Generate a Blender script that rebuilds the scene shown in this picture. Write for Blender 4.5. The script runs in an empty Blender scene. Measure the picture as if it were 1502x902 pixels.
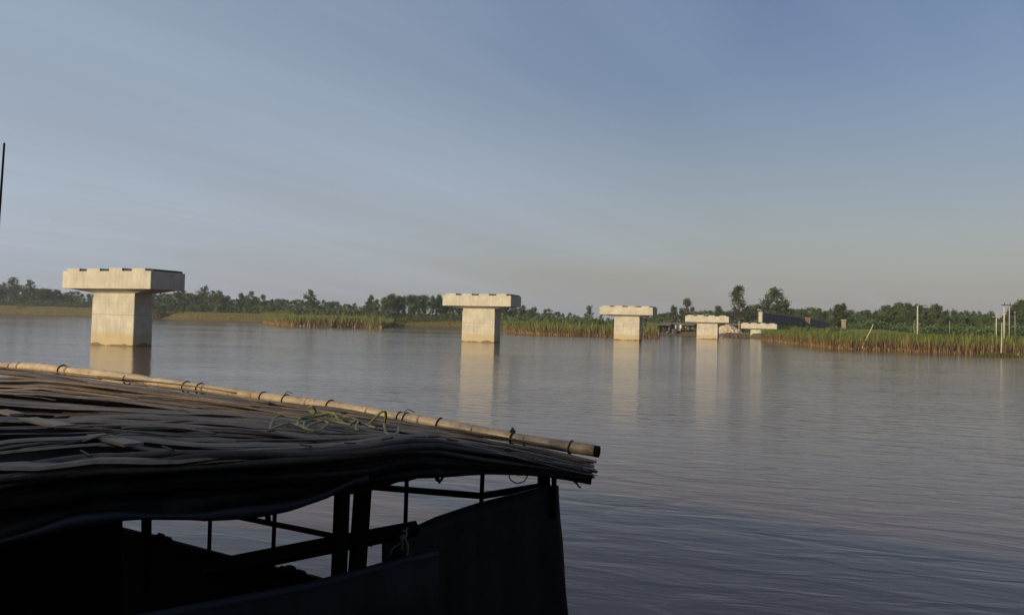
import bpy, bmesh, math, random
from mathutils import Vector, Matrix, noise
R = math.radians
random.seed(7)
S = bpy.context.scene
COL = S.collection

# ------------------------------------------------------------------ camera
F, CX, CY, EYE = 1150.0, 751.0, 451.0, 2.36
ROLL, PITCH = R(1.43), R(1.136)
# local camera axes: x right, y up, -z forward;  roll about the view axis, then look along +Y, then pitch up
rot = Matrix.Rotation(PITCH, 3, 'X') @ Matrix.Rotation(R(90), 3, 'X') @ Matrix.Rotation(ROLL, 3, 'Z')
cam_d = bpy.data.cameras.new('camera')
cam_d.sensor_width = 36; cam_d.lens = 36 * F / 1502; cam_d.clip_end = 12000; cam_d.clip_start = 0.05
cam = bpy.data.objects.new('camera', cam_d); COL.objects.link(cam)
cam.matrix_world = Matrix.Translation((0, 0, EYE)) @ rot.to_4x4()
S.camera = cam

def ray(px, py):
    return rot @ Vector(((px - CX) / F, -(py - CY) / F, -1))
def W(px, py, depth):
    """the place seen at that pixel, `depth` metres out (along world Y)"""
    r = ray(px, py); return Vector((0, 0, EYE)) + r * (depth / r.y)
def G(px, py, z=0.0):
    r = ray(px, py); return Vector((0, 0, EYE)) + r * ((z - EYE) / r.z)
def X(px, depth):
    r = ray(px, 451 + 22 + 0.025 * (px - 751)); return r.x / r.y * depth
def Zp(px, py, depth):
    return W(px, py, depth).z

# ------------------------------------------------------------------ light
SUN_A, SUN_E = R(48), R(15)        # from behind, this far to the left; elevation
sd = Vector((-math.sin(SUN_A) * math.cos(SUN_E), -math.cos(SUN_A) * math.cos(SUN_E), math.sin(SUN_E)))
sun_d = bpy.data.lights.new('sun', 'SUN'); sun_d.energy = 4.6; sun_d.angle = R(0.55); sun_d.color = (1.0, 0.81, 0.52)
sun = bpy.data.objects.new('sun', sun_d); COL.objects.link(sun)
sun.rotation_euler = sd.to_track_quat('Z', 'Y').to_euler()

class NT:
    def __init__(s, tree): s.t = tree; tree.nodes.clear()
    def n(s, typ, **kw):
        nd = s.t.nodes.new(typ)
        ins = kw.pop('ins', {})
        for k, v in kw.items(): setattr(nd, k, v)
        for k, v in ins.items():
            if isinstance(v, bpy.types.NodeSocket): s.t.links.new(v, nd.inputs[k])
            else: nd.inputs[k].default_value = v
        return nd
    def math(s, op, a, b=0.0, c=0.0, clamp=False):
        nd = s.t.nodes.new('ShaderNodeMath'); nd.operation = op; nd.use_clamp = clamp
        for i, v in enumerate((a, b, c)):
            if isinstance(v, bpy.types.NodeSocket): s.t.links.new(v, nd.inputs[i])
            else: nd.inputs[i].default_value = v
        return nd.outputs[0]
    def mix(s, fac, a, b, blend='MIX'):
        nd = s.t.nodes.new('ShaderNodeMix'); nd.data_type = 'RGBA'; nd.blend_type = blend
        for i, v in ((0, fac), (6, a), (7, b)):
            if isinstance(v, bpy.types.NodeSocket): s.t.links.new(v, nd.inputs[i])
            else: nd.inputs[i].default_value = v if i == 0 or len(v) == 4 else (*v, 1)
        return nd.outputs[2]
    def ramp(s, fac, stops, interp='LINEAR'):
        nd = s.t.nodes.new('ShaderNodeValToRGB'); nd.color_ramp.interpolation = interp
        el = nd.color_ramp.elements
        while len(el) < len(stops): el.new(0.5)
        for e, (p, c) in zip(el, stops):
            e.position = p; e.color = (c, c, c, 1) if isinstance(c, (int, float)) else (*c, 1)
        s.t.links.new(fac, nd.inputs[0]); return nd.outputs[0]
    def noise(s, vec, scale, detail=3, rough=0.55, dist=0.0):
        nd = s.n('ShaderNodeTexNoise', ins={'Scale': scale, 'Detail': detail, 'Roughness': rough, 'Distortion': dist})
        if vec is not None: s.t.links.new(vec, nd.inputs['Vector'])
        return nd.outputs[0]
    def mapping(s, vec, scale=(1, 1, 1), rot=(0, 0, 0), loc=(0, 0, 0)):
        nd = s.n('ShaderNodeMapping', ins={'Scale': scale, 'Rotation': rot, 'Location': loc})
        s.t.links.new(vec, nd.inputs['Vector']); return nd.outputs[0]
    def streak(s, vec, ang, scale, loc=(0, 0, 0)):     # turn so that direction `ang` lies along x, then stretch
        return s.mapping(s.mapping(vec, rot=(0, 0, -ang)), scale=scale, loc=loc)
    def link(s, a, b): s.t.links.new(a, b)

world = bpy.data.worlds.new('World'); S.world = world; world.use_nodes = True
w = NT(world.node_tree)
sky = w.n('ShaderNodeTexSky', sky_type='NISHITA', sun_disc=False)
sky.sun_elevation = SUN_E; sky.sun_rotation = math.atan2(sd.x, sd.y)
sky.altitude = 0; sky.air_density = 1.3; sky.dust_density = 2.2; sky.ozone_density = 3.2
tc = w.n('ShaderNodeTexCoord').outputs['Generated']
sep = w.n('ShaderNodeSeparateXYZ'); w.link(tc, sep.inputs[0])
zc = w.math('MAXIMUM', sep.outputs[2], 0.0)
den = w.math('ADD', zc, 0.12)
px_ = w.math('DIVIDE', sep.outputs[0], den); py_ = w.math('DIVIDE', sep.outputs[1], den)
cmb = w.n('ShaderNodeCombineXYZ', ins={0: px_, 1: py_, 2: 0.0}).outputs[0]
m1 = w.streak(cmb, R(50), (0.16, 1.1, 1), (1.3, 0.4, 0))
c1 = w.noise(m1, 1.5, 7, 0.64, 0.7)
m2 = w.streak(cmb, R(53), (0.22, 0.5, 1), (3.1, 2.2, 0))
c2 = w.noise(m2, 1.0, 2, 0.5)
cl = w.math('MULTIPLY', w.ramp(c1, [(0.42, 0.0), (0.75, 1.0)]), w.ramp(c2, [(0.38, 0.1), (0.66, 1.0)]))
side = w.math('MULTIPLY', w.ramp(w.math('ADD', w.math('MULTIPLY', w.math('ARCTAN2', sep.outputs[0], sep.outputs[1]), -0.35), w.math('MULTIPLY', c2, 0.5)), [(0.15, 0.0), (0.62, 1.0)]), 0.66)
veil = w.math('ADD', w.math('MULTIPLY', cl, 0.22), side, clamp=True)
# thin, even high veil that greys the blue towards the horizon, with cirrus streaks in it
lowf = w.ramp(zc, [(0.0, 0.66), (0.10, 0.52), (0.30, 0.22), (0.6, 0.08)])
satn = w.n('ShaderNodeHueSaturation', ins={'Saturation': 1.2, 'Value': 1.0, 'Fac': 1.0, 'Hue': 0.51}); w.link(sky.outputs[0], satn.inputs['Color'])
tint = w.mix(1.0, satn.outputs[0], (1.13, 0.965, 0.98), 'MULTIPLY')
basec = w.mix(lowf, tint, (3.95, 3.92, 4.1))
skyc = w.mix(veil, basec, (4.7, 5.65, 7.0))
bg = w.n('ShaderNodeBackground', ins={'Strength': 0.1}); w.link(skyc, bg.inputs[0])
out = w.n('ShaderNodeOutputWorld'); w.link(bg.outputs[0], out.inputs[0])

S.view_settings.view_transform = 'Standard'; S.view_settings.look = 'None'
S.view_settings.exposure = 0.0; S.view_settings.gamma = 1.0
S.cycles.max_bounces = 6; S.cycles.volume_bounces = 1; S.cycles.transparent_max_bounces = 8

# ------------------------------------------------------------------ helpers
def mat(name, color=(0.5, 0.5, 0.5), rough=0.8, spec=0.3, build=None):
    m = bpy.data.materials.new(name); m.use_nodes = True
    t = NT(m.node_tree)
    b = t.n('ShaderNodeBsdfPrincipled', ins={'Base Color': (*color, 1), 'Roughness': rough, 'Specular IOR Level': spec})
    o = t.n('ShaderNodeOutputMaterial'); t.link(b.outputs[0], o.inputs[0])
    t.b = b; t.o = o
    if build: build(t)
    return m

def bump(t, h, strength=0.5, dist=0.02):
    bp = t.n('ShaderNodeBump', ins={'Strength': strength, 'Distance': dist}); t.link(h, bp.inputs['Height'])
    t.link(bp.outputs[0], t.b.inputs['Normal'])

def tag(o, label=None, cat=None, group=None, kind=None):
    if label: o['label'] = label
    if cat: o['category'] = cat
    if group: o['group'] = group
    if kind: o['kind'] = kind
    return o
def empty(name, loc=(0, 0, 0), rz=0.0):
    o = bpy.data.objects.new(name, None); o.location = loc; o.rotation_euler = (0, 0, rz)
    o.empty_display_size = 0.3; COL.objects.link(o); return o
def link_mesh(name, me, parent=None, loc=None):
    o = bpy.data.objects.new(name, me); COL.objects.link(o)
    if parent: o.parent = parent
    if loc is not None: o.location = loc
    return o

class MB:
    def __init__(s): s.v = []; s.f = []; s.c = []
    def quad(s, a, b, c, d, col=None):
        n = len(s.v); s.v += [a, b, c, d]; s.f.append((n, n + 1, n + 2, n + 3))
        if col is not None: s.c += [col] * 4
    def hexa(s, P):      # 8 points: bottom 0-3 (ccw), top 4-7
        n = len(s.v); s.v += [tuple(p) for p in P]
        for f in ((3, 2, 1, 0), (4, 5, 6, 7), (0, 1, 5, 4), (1, 2, 6, 5), (2, 3, 7, 6), (3, 0, 4, 7)):
            s.f.append(tuple(n + i for i in f))
    def box(s, c, size, rz=0.0):
        ca, sa = math.cos(rz), math.sin(rz); P = []
        for dz in (-.5, .5):
            for dx, dy in ((-.5, -.5), (.5, -.5), (.5, .5), (-.5, .5)):
                x, y = dx * size[0], dy * size[1]
                P.append((c[0] + x * ca - y * sa, c[1] + x * sa + y * ca, c[2] + dz * size[2]))
        s.hexa(P)
    def frustum(s, c0, s0, c1, s1):
        P = []
        for c, z in ((c0, s0), (c1, s1)):
            for dx, dy in ((-.5, -.5), (.5, -.5), (.5, .5), (-.5, .5)):
                P.append((c[0] + dx * z[0], c[1] + dy * z[1], c[2]))
        s.hexa(P)
    def tube(s, pts, rad, k=8, flat=1.0, caps=True, up=Vector((0, 0, 1))):
        pts = [Vector(p) for p in pts]; n0 = len(s.v); m = len(pts)
        for i, p in enumerate(pts):
            t = (pts[min(i + 1, m - 1)] - pts[max(i - 1, 0)])
            t = t.normalized() if t.length > 1e-9 else Vector((1, 0, 0))
            uu = up if abs(t.dot(up)) < 0.95 else Vector((1, 0, 0))
            a = t.cross(uu).normalized(); b = a.cross(t).normalized()
            r = rad(i / (m - 1)) if callable(rad) else (rad[i] if isinstance(rad, (list, tuple)) else rad)
            for j in range(k):
                an = 2 * math.pi * j / k
                s.v.append(tuple(p + a * (math.cos(an) * r) + b * (math.sin(an) * r * flat)))
        for i in range(m - 1):
            for j in range(k):
                s.f.append((n0 + i * k + j, n0 + i * k + (j + 1) % k, n0 + (i + 1) * k + (j + 1) % k, n0 + (i + 1) * k + j))
        if caps:
            s.f.append(tuple(n0 + j for j in range(k - 1, -1, -1)))
            s.f.append(tuple(n0 + (m - 1) * k + j for j in range(k)))
    def grid(s, rows):
        n0 = len(s.v); h = len(rows); k = len(rows[0])
        for r in rows: s.v += [tuple(p) for p in r]
        for i in range(h - 1):
            for j in range(k - 1):
                a = n0 + i * k + j; s.f.append((a, a + 1, a + k + 1, a + k))
    def mesh(s, name, m=None, smooth=False):
        me = bpy.data.meshes.new(name); me.from_pydata([tuple(p) for p in s.v], [], s.f)
        if m: me.materials.append(m)
        if s.c:
            ca = me.color_attributes.new('tint', 'FLOAT_COLOR', 'POINT')
            flat = []
            for c in s.c: flat += [c[0], c[1], c[2], 1.0]
            ca.data.foreach_set('color', flat)
        if smooth: me.polygons.foreach_set('use_smooth', [True] * len(me.polygons))
        me.update(); return me
    def build(s, name, m, parent=None, smooth=False, bevel=0.0):
        o = link_mesh(name, s.mesh(name, m, smooth), parent)
        if bevel:
            bm = bmesh.new(); bm.from_mesh(o.data)
            bmesh.ops.bevel(bm, geom=bm.edges[:], offset=bevel, segments=1, affect='EDGES')
            bm.to_mesh(o.data); bm.free()
        return o

def lerp(a, b, t): return a + (b - a) * t
def interp(tab, x):
    if x <= tab[0][0]: return tab[0][1:] if len(tab[0]) > 2 else tab[0][1]
    for a, b in zip(tab, tab[1:]):
        if x <= b[0]:
            t = (x - a[0]) / (b[0] - a[0])
            r = tuple(lerp(p, q, t) for p, q in zip(a[1:], b[1:]))
            return r if len(r) > 1 else r[0]
    return tab[-1][1:] if len(tab[-1]) > 2 else tab[-1][1]
def sm(t): t = max(0, min(1, t)); return t * t * (3 - 2 * t)

# ------------------------------------------------------------------ materials
def b_concrete(t):
    g = t.n('ShaderNodeNewGeometry').outputs['Position']; sp = t.n('ShaderNodeSeparateXYZ'); t.link(g, sp.inputs[0])
    n1 = t.noise(g, 0.9, 6, 0.6); n2 = t.noise(t.mapping(g, scale=(3.5, 3.5, 0.35)), 1.6, 4, 0.6); n3 = t.noise(g, 14, 3)
    c = t.mix(t.ramp(n1, [(0.3, 0), (0.7, 1)]), (0.37, 0.345, 0.285), (0.52, 0.49, 0.41))
    c = t.mix(t.math('MULTIPLY', t.ramp(n2, [(0.48, 0), (0.72, 1)]), 0.45), c, (0.25, 0.235, 0.20))
    # silt band left by higher water, wavy wet line just above the river
    wob = t.math('MULTIPLY', t.math('SUBTRACT', t.noise(g, 0.8, 4), 0.5), 0.5)
    zz = t.math('ADD', sp.outputs[2], wob)
    # joints of the formwork boards
    fx = t.math('ADD', sp.outputs[0], sp.outputs[1])
    fj = t.math('ABSOLUTE', t.math('SUBTRACT', t.math('FRACT', t.math('MULTIPLY', sp.outputs[2], 0.82)), 0.5))
    c = t.mix(t.ramp(fj, [(0.0, 0.35), (0.012, 0.0)]), c, (0.20, 0.18, 0.145))
    c = t.mix(t.ramp(zz, [(0.0, 0.75), (0.8, 0.66), (1.25, 0.16), (1.9, 0.0)]), c, (0.40, 0.31, 0.165))
    wob2 = t.math('MULTIPLY', t.math('SUBTRACT', t.noise(t.mapping(g, scale=(1, 1, 0.1)), 0.9, 3), 0.5), 0.7)
    c = t.mix(t.ramp(t.math('ADD', sp.outputs[2], wob2), [(0.10, 0.85), (0.15, 0.0)]), c, (0.13, 0.10, 0.055))
    # pour joint
    jz = t.math('ABSOLUTE', t.math('SUBTRACT', t.math('ADD', sp.outputs[2], t.math('MULTIPLY', wob, 0.12)), 2.25))
    c = t.mix(t.ramp(jz, [(0.0, 0.5), (0.05, 0.0)]), c, (0.17, 0.15, 0.12))
    t.link(c, t.b.inputs['Base Color']); bump(t, t.math('ADD', n3, n2), 0.5, 0.03)
M = {}
M['concrete'] = mat('concrete', rough=0.9, spec=0.2, build=b_concrete)
M['pad'] = mat('bearing_rubber', (0.03, 0.028, 0.025), 0.8)
def b_shaded_girder(t):
    g = t.n('ShaderNodeNewGeometry').outputs['Position']
    c = t.mix(t.noise(g, 0.6, 5), (0.075, 0.072, 0.072), (0.125, 0.118, 0.11)); t.link(c, t.b.inputs['Base Color'])  # dark tones put the shade on the girder's side into the colour
M['girder'] = mat('shaded_girder', rough=0.7, build=b_shaded_girder)

def b_water(t):
    g = t.n('ShaderNodeNewGeometry').outputs['Position']
    n_small = t.noise(t.streak(g, R(-14), (0.55, 1.6, 1)), 3.6, 4, 0.6, 0.4)
    n_mid = t.noise(t.streak(g, R(-17), (0.45, 1.3, 1)), 1.9, 3, 0.5, 0.6)
    n_big = t.noise(t.mapping(g, scale=(0.4, 1.0, 1), rot=(0, 0, R(-8))), 0.16, 3, 0.5)
    patch = t.ramp(t.noise(t.mapping(g, scale=(0.5, 1.0, 1)), 0.035, 3), [(0.38, 0.30), (0.62, 1.0)])
    sp = t.n('ShaderNodeSeparateXYZ'); t.link(g, sp.inputs[0])
    h = t.math('ADD', t.math('MULTIPLY', n_small, 0.010), t.math('MULTIPLY', n_mid, 0.044))
    h = t.math('ADD', h, t.math('MULTIPLY', n_big, 0.05))
    h = t.math('MULTIPLY', h, patch)
    bp = t.n('ShaderNodeBump', ins={'Strength': 1.0, 'Distance': 1.0}); t.link(h, bp.inputs['Height'])
    t.link(bp.outputs[0], t.b.inputs['Normal'])
    c = t.mix(t.noise(g, 0.05, 3), (0.100, 0.052, 0.030), (0.122, 0.067, 0.040)); t.link(c, t.b.inputs['Base Color'])
    t.b.inputs['IOR'].default_value = 1.333
M['water'] = mat('river_water', (0.1, 0.07, 0.05), 0.085, 0.5, b_water)

def b_ground(t):
    g = t.n('ShaderNodeNewGeometry').outputs['Position']; sp = t.n('ShaderNodeSeparateXYZ'); t.link(g, sp.inputs[0])
    n = t.noise(g, 0.08, 6, 0.65); n2 = t.noise(g, 1.2, 4)
    gr = t.mix(t.ramp(n, [(0.35, 0), (0.65, 1)]), (0.13, 0.115, 0.04), (0.075, 0.095, 0.03))
    gr = t.mix(t.ramp(n2, [(0.4, 0), (0.7, 0.6)]), gr, (0.17, 0.13, 0.06))
    mud = t.mix(n2, (0.10, 0.07, 0.04), (0.14, 0.10, 0.06))
    c = t.mix(t.ramp(t.math('ADD', sp.outputs[2], t.math('MULTIPLY', n, 0.8)), [(0.9, 0.0), (1.5, 1.0)]), mud, gr)
    t.link(c, t.b.inputs['Base Color']); bump(t, n2, 0.6, 0.3)
M['ground'] = mat('bank_earth', rough=0.95, spec=0.1, build=b_ground)

def leafy(name, ca, cb, trans=0.3):
    def b(t):
        g = t.n('ShaderNodeNewGeometry').outputs['Position']
        oi = t.n('ShaderNodeObjectInfo').outputs['Random']
        n = t.ramp(t.noise(g, 0.45, 4, 0.6), [(0.3, 0), (0.7, 1)])
        c = t.mix(n, ca, cb)
        hs = t.n('ShaderNodeHueSaturation', ins={'Fac': 1.0, 'Saturation': 0.9})
        t.link(t.math('ADD', t.math('MULTIPLY', oi, 0.05), 0.475), hs.inputs['Hue'])
        t.link(t.math('ADD', t.math('MULTIPLY', oi, 0.5), 0.75), hs.inputs['Value']); t.link(c, hs.inputs['Color'])
        t.link(hs.outputs[0], t.b.inputs['Base Color'])
        tr = t.n('ShaderNodeBsdfTranslucent'); t.link(hs.outputs[0], tr.inputs[0])
        mx = t.n('ShaderNodeMixShader', ins={0: trans}); t.link(t.b.outputs[0], mx.inputs[1]); t.link(tr.outputs[0], mx.inputs[2])
        t.link(mx.outputs[0], t.o.inputs[0])
    return mat(name, rough=0.7, spec=0.2, build=b)
M['leaf'] = leafy('tree_leaves', (0.050, 0.080, 0.022), (0.115, 0.150, 0.044))
M['bark'] = mat('bark', (0.11, 0.085, 0.06), 0.95, 0.1)
M['lbark'] = mat('pale_bark', (0.22, 0.19, 0.15), 0.9, 0.1)
def b_tint(t):
    a = t.n('ShaderNodeAttribute', attribute_name='tint').outputs['Color']
    t.link(a, t.b.inputs['Base Color'])
    tr = t.n('ShaderNodeBsdfTranslucent'); t.link(a, tr.inputs[0])
    mx = t.n('ShaderNodeMixShader', ins={0: 0.25}); t.link(t.b.outputs[0], mx.inputs[1]); t.link(tr.outputs[0], mx.inputs[2])
    t.link(mx.outputs[0], t.o.inputs[0])
M['blade'] = mat('reed_blades', rough=0.6, spec=0.2, build=b_tint)

def woody(name, ca, cb, rough=0.6, spec=0.3, along=(9, 60, 60)):
    def b(t):
        tcn = t.n('ShaderNodeTexCoord').outputs['Object']
        oi = t.n('ShaderNodeObjectInfo').outputs['Random']
        n1 = t.noise(tcn, 3.0, 5, 0.65); n2 = t.noise(tcn, 38.0, 4, 0.7)
        c = t.mix(t.ramp(n1, [(0.32, 0), (0.68, 1)]), ca, cb)
        c = t.mix(t.ramp(n2, [(0.45, 0), (0.8, 0.75)]), c, tuple(v * 0.35 for v in ca))
        hs = t.n('ShaderNodeHueSaturation', ins={'Fac': 1.0, 'Saturation': 1.0, 'Hue': 0.5})
        t.link(t.math('ADD', t.math('MULTIPLY', oi, 0.7), 0.6), hs.inputs['Value']); t.link(c, hs.inputs['Color'])
        t.link(hs.outputs[0], t.b.inputs['Base Color']); bump(t, n2, 0.35, 0.004)
    return mat(name, rough=rough, spec=spec, build=b)
M['strip'] = woody('weathered_cane', (0.105, 0.075, 0.054), (0.215, 0.160, 0.115))
M['bamboo'] = woody('pale_bamboo', (0.28, 0.21, 0.13), (0.54, 0.42, 0.28), 0.45, 0.4)
M['node'] = mat('bamboo_node', (0.20, 0.13, 0.07), 0.7)
M['batten'] = woody('sawn_batten', (0.30, 0.22, 0.15), (0.40, 0.31, 0.22), 0.8)
M['blackwood'] = mat('shade_black_wood', (0.006, 0.0055, 0.005), 0.9, 0.05)  # near-black base colour carries the shade under the boat roof
M['darkcane'] = woody('shaded_under_cane', (0.014, 0.012, 0.010), (0.032, 0.027, 0.023), 0.85, 0.1)  # cane colour darkened to paint in the shade under the roof lip
M['lipcane'] = woody('shaded_lip_cane', (0.060, 0.052, 0.046), (0.105, 0.092, 0.080), 0.7, 0.2)  # darker grey copy of the cane, shade on the lip put into its colour
M['raillight'] = mat('tarpaulin_edge_highlight', (0.013, 0.016, 0.023), 0.6, 0.2)  # lighter blue-grey paints the highlight along hem and rail
M['wire'] = mat('rusty_wire', (0.03, 0.018, 0.012), 0.6)
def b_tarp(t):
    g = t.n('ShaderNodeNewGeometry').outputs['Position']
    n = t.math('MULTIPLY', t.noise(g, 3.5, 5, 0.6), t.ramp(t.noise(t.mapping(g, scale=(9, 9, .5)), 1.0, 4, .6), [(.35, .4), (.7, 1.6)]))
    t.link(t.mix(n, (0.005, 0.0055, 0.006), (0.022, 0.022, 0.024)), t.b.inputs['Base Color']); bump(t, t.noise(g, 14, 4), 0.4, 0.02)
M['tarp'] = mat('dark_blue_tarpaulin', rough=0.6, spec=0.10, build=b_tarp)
def b_rope(t):
    tcn = t.n('ShaderNodeTexCoord').outputs['Object']
    t.link(t.mix(t.noise(tcn, 60, 2), (0.17, 0.16, 0.07), (0.36, 0.34, 0.17)), t.b.inputs['Base Color'])
M['rope'] = mat('yellow_green_rope', rough=0.8, build=b_rope)
M['whiterope'] = mat('grey_white_cord', (0.15, 0.145, 0.14), 0.8)
M['pole_conc'] = mat('pole_concrete', (0.40, 0.38, 0.33), 0.85)
M['dkmetal'] = mat('dark_metal', (0.05, 0.05, 0.05), 0.6)
M['tin'] = mat('corrugated_tin', (0.12, 0.11, 0.10), 0.7)
M['thatch'] = mat('thatch', (0.17, 0.135, 0.085), 0.95)
M['wallm'] = mat('mud_wall', (0.20, 0.15, 0.10), 0.95)
M['white'] = mat('white_cloth', (0.62, 0.62, 0.60), 0.8)
M['bluecloth'] = mat('pale_blue_cloth', (0.25, 0.38, 0.48), 0.8)
M['stone'] = mat('broken_stone', (0.42, 0.36, 0.28), 0.9)
M['stick'] = mat('dry_pole', (0.50, 0.42, 0.29), 0.8)

# ------------------------------------------------------------------ haze
EXT = 3200.0
def add_haze():
    m = bpy.data.materials.new('haze_air'); m.use_nodes = True; t = NT(m.node_tree)
    v = t.n('ShaderNodeVolumePrincipled', ins={'Color': (0.80, 0.86, 0.95, 1), 'Density': HAZE_D, 'Anisotropy': 0.2})
    o = t.n('ShaderNodeOutputMaterial'); t.link(v.outputs[0], o.inputs['Volume'])
    b = MB(); b.box((0, 0, 15.0), (EXT * 2 + 200, EXT * 2 + 200, 36.0))
    tag(b.build('haze', m), kind='stuff')
HAZE_D = 0.00026
add_haze()

# ------------------------------------------------------------------ water and land
wb = MB(); wb.quad((-EXT, -EXT, 0), (EXT, -EXT, 0), (EXT, EXT, 0), (-EXT, EXT, 0))
tag(wb.build('river_water', M['water']), kind='structure')

# shoreline of the far bank: azimuth px -> depth of water edge, bank height
shore = [(-3200, 430, 4.6), (-900, 425, 4.6), (0, 417, 4.6), (130, 400, 4.3), (300, 322, 3.2), (385, 300, 3.0), (560, 292, 2.9), (680, 280, 2.8), (740, 240, 2.4),
         (860, 215, 1.9), (970, 232, 1.5), (1060, 226, 1.5), (1110, 200, 1.3), (1125, 165, 1.2), (1180, 126, 1.2), (1250, 108, 1.2), (1300, 104, 1.2),
         (1400, 99, 1.3), (1500, 97, 1.3), (1800, 92, 1.4), (2600, 70, 1.5), (4200, 40, 1.5), (7200, 14, 1.5)]
def land_z(px, depth):
    d, h = interp(shore, px); s = depth - d
    z = -0.6 + 0.7 * sm((s + 3) / 5.0) + (h - 0.1) * sm((s - .5) / (26.0 if px < 940 else (6.0 if px < 1112 else 14.0)))
    return z
def px_of(x, y): return CX + F * x / y
cols = []
pxs = []; p = -3200
while p <= 7200:
    pxs.append(p); p += 20 if -100 <= p < 1620 else 120
offs = [-3, -1, 0, 1, 2, 4, 7, 11, 16, 22, 28, 40, 60, 90, 140, 220, 400, 800, 1600, 2600]
rows = []
for o_ in offs:
    r = []
    for p in pxs:
        d, h = interp(shore, p); dd = min(d + o_, 3100.0)
        x = X(p, dd)
        if abs(x) > 3150: x = math.copysign(3150, x)
        z = land_z(p, dd)
        if 0 < o_ < 300: z += 0.35 * noise.noise(Vector((x * 0.12, dd * 0.12, 0))) * sm(o_ / 8)
        r.append((x, dd + (0.7 * noise.noise(Vector((x * 0.15, 3.3, 0))) if o_ < 30 else 0), z))
    rows.append(r)
g = MB(); g.grid(rows); tag(g.build('far_bank', M['ground'], smooth=True), kind='structure')

# near bank: unseen steep levee behind the viewer, raised to shade the boat
rows = []
def crest(x): return 4.75 + 0.12 * noise.noise(Vector((x * .5, 0, 9)))
for y, k in ((-1.0, -.12), (-1.6, 0.03), (-2.6, .25), (-3.8, .62), (-4.8, .93), (-5.6, 1.0), (-9, 1.0), (-14, .8), (-40, .6), (-400, .6), (-3000, .6)):
    rows.append([(x, y + 0.25 * noise.noise(Vector((x * .3, y, 1))), crest(x) * k) for x in [-3000, -800, -200] + [i * 1.5 for i in range(-44, 41)] + [200, 800, 3000]])
g = MB(); g.grid(rows[::-1]); tag(g.build('shade_levee', M['ground'], smooth=True), kind='structure')

# ------------------------------------------------------------------ bridge piers
PHI = R(23.5)
AX = Vector((math.sin(PHI), math.cos(PHI), 0))
L, D = 9.0, 3.1
def pier(px, depth, top, label, skip=()):
    f = W(px, 451, depth); c = Vector((f.x, f.y, 0)) + AX * (D / 2)
    root = empty('bridge_pier', c, -PHI)
    tag(root, label, 'bridge pier', 'concrete bridge piers standing in the river')
    capz = top - 0.22; capb = capz - 1.28
    b = MB(); b.frustum((0, 0, -0.9), (4.35, 1.72), (0, 0, capb - 0.55), (4.30, 1.62)); b.build('shaft', M['concrete'], root, bevel=0.04)
    b = MB(); b.frustum((0, 0, capb - 0.545), (4.16, 1.50), (0, 0, capb - 0.27), (4.2, 1.52)); b.frustum((0, 0, capb - 0.267), (4.5, 1.58), (0, 0, capb - 0.003), (8.0, 2.6)); b.build('haunch', M['concrete'], root)
    b = MB(); b.box((0, 0, (capz + capb) / 2), (L, D, capz - capb)); b.build('cap', M['concrete'], root, bevel=0.035)
    # raised seats with dark bearings between
    xs = [-4.05, -2.75, -1.95, -0.62, 0.35, 1.62, 2.6, 3.9]
    for k in range(0, 8, 2):
        b = MB(); x0, x1 = xs[k], xs[k + 1]
        hh = 0.20 + random.uniform(-0.02, 0.03)
        b.box(((x0 + x1) / 2, -0.0, capz + hh / 2 + 0.001), (x1 - x0, D - 0.08, hh)); b.build('bearing_seat', M['concrete'], root)
    for k in range(1, 7, 2):
        b = MB(); x0, x1 = xs[k], xs[k + 1]
        b.box(((x0 + x1) / 2, 0.0, capz + 0.083), (x1 - x0 - 0.012, D - 0.3, 0.164)); b.build('bearing_pad', M['pad'], root)
    b = MB(); b.box((4.13, 0.1, capz + 0.07), (0.44, 2.6, 0.138)); b.build('end_block', M['pad'], root)
    return root, c
dep = [56.6, 92.8, 129.0, 164.0, 204.0]
pxc = [152.5, 698, 918, 1037, 1113.5]
tops = [5.60, 5.75, 5.67, 5.02, 3.98]
labs = ['largest pale concrete bridge pier, nearest the boat and leftmost',
        'second bridge pier from the left, in front of the dark tree grove',
        'third bridge pier from the left, standing beside the middle reed bed',
        'fourth bridge pier from the left, in front of the riverside sheds and stone heap',
        'lowest and farthest bridge pier, carrying the end of the dark girder']
piers = [pier(*a) for a in zip(pxc, dep, tops, labs)]

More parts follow.
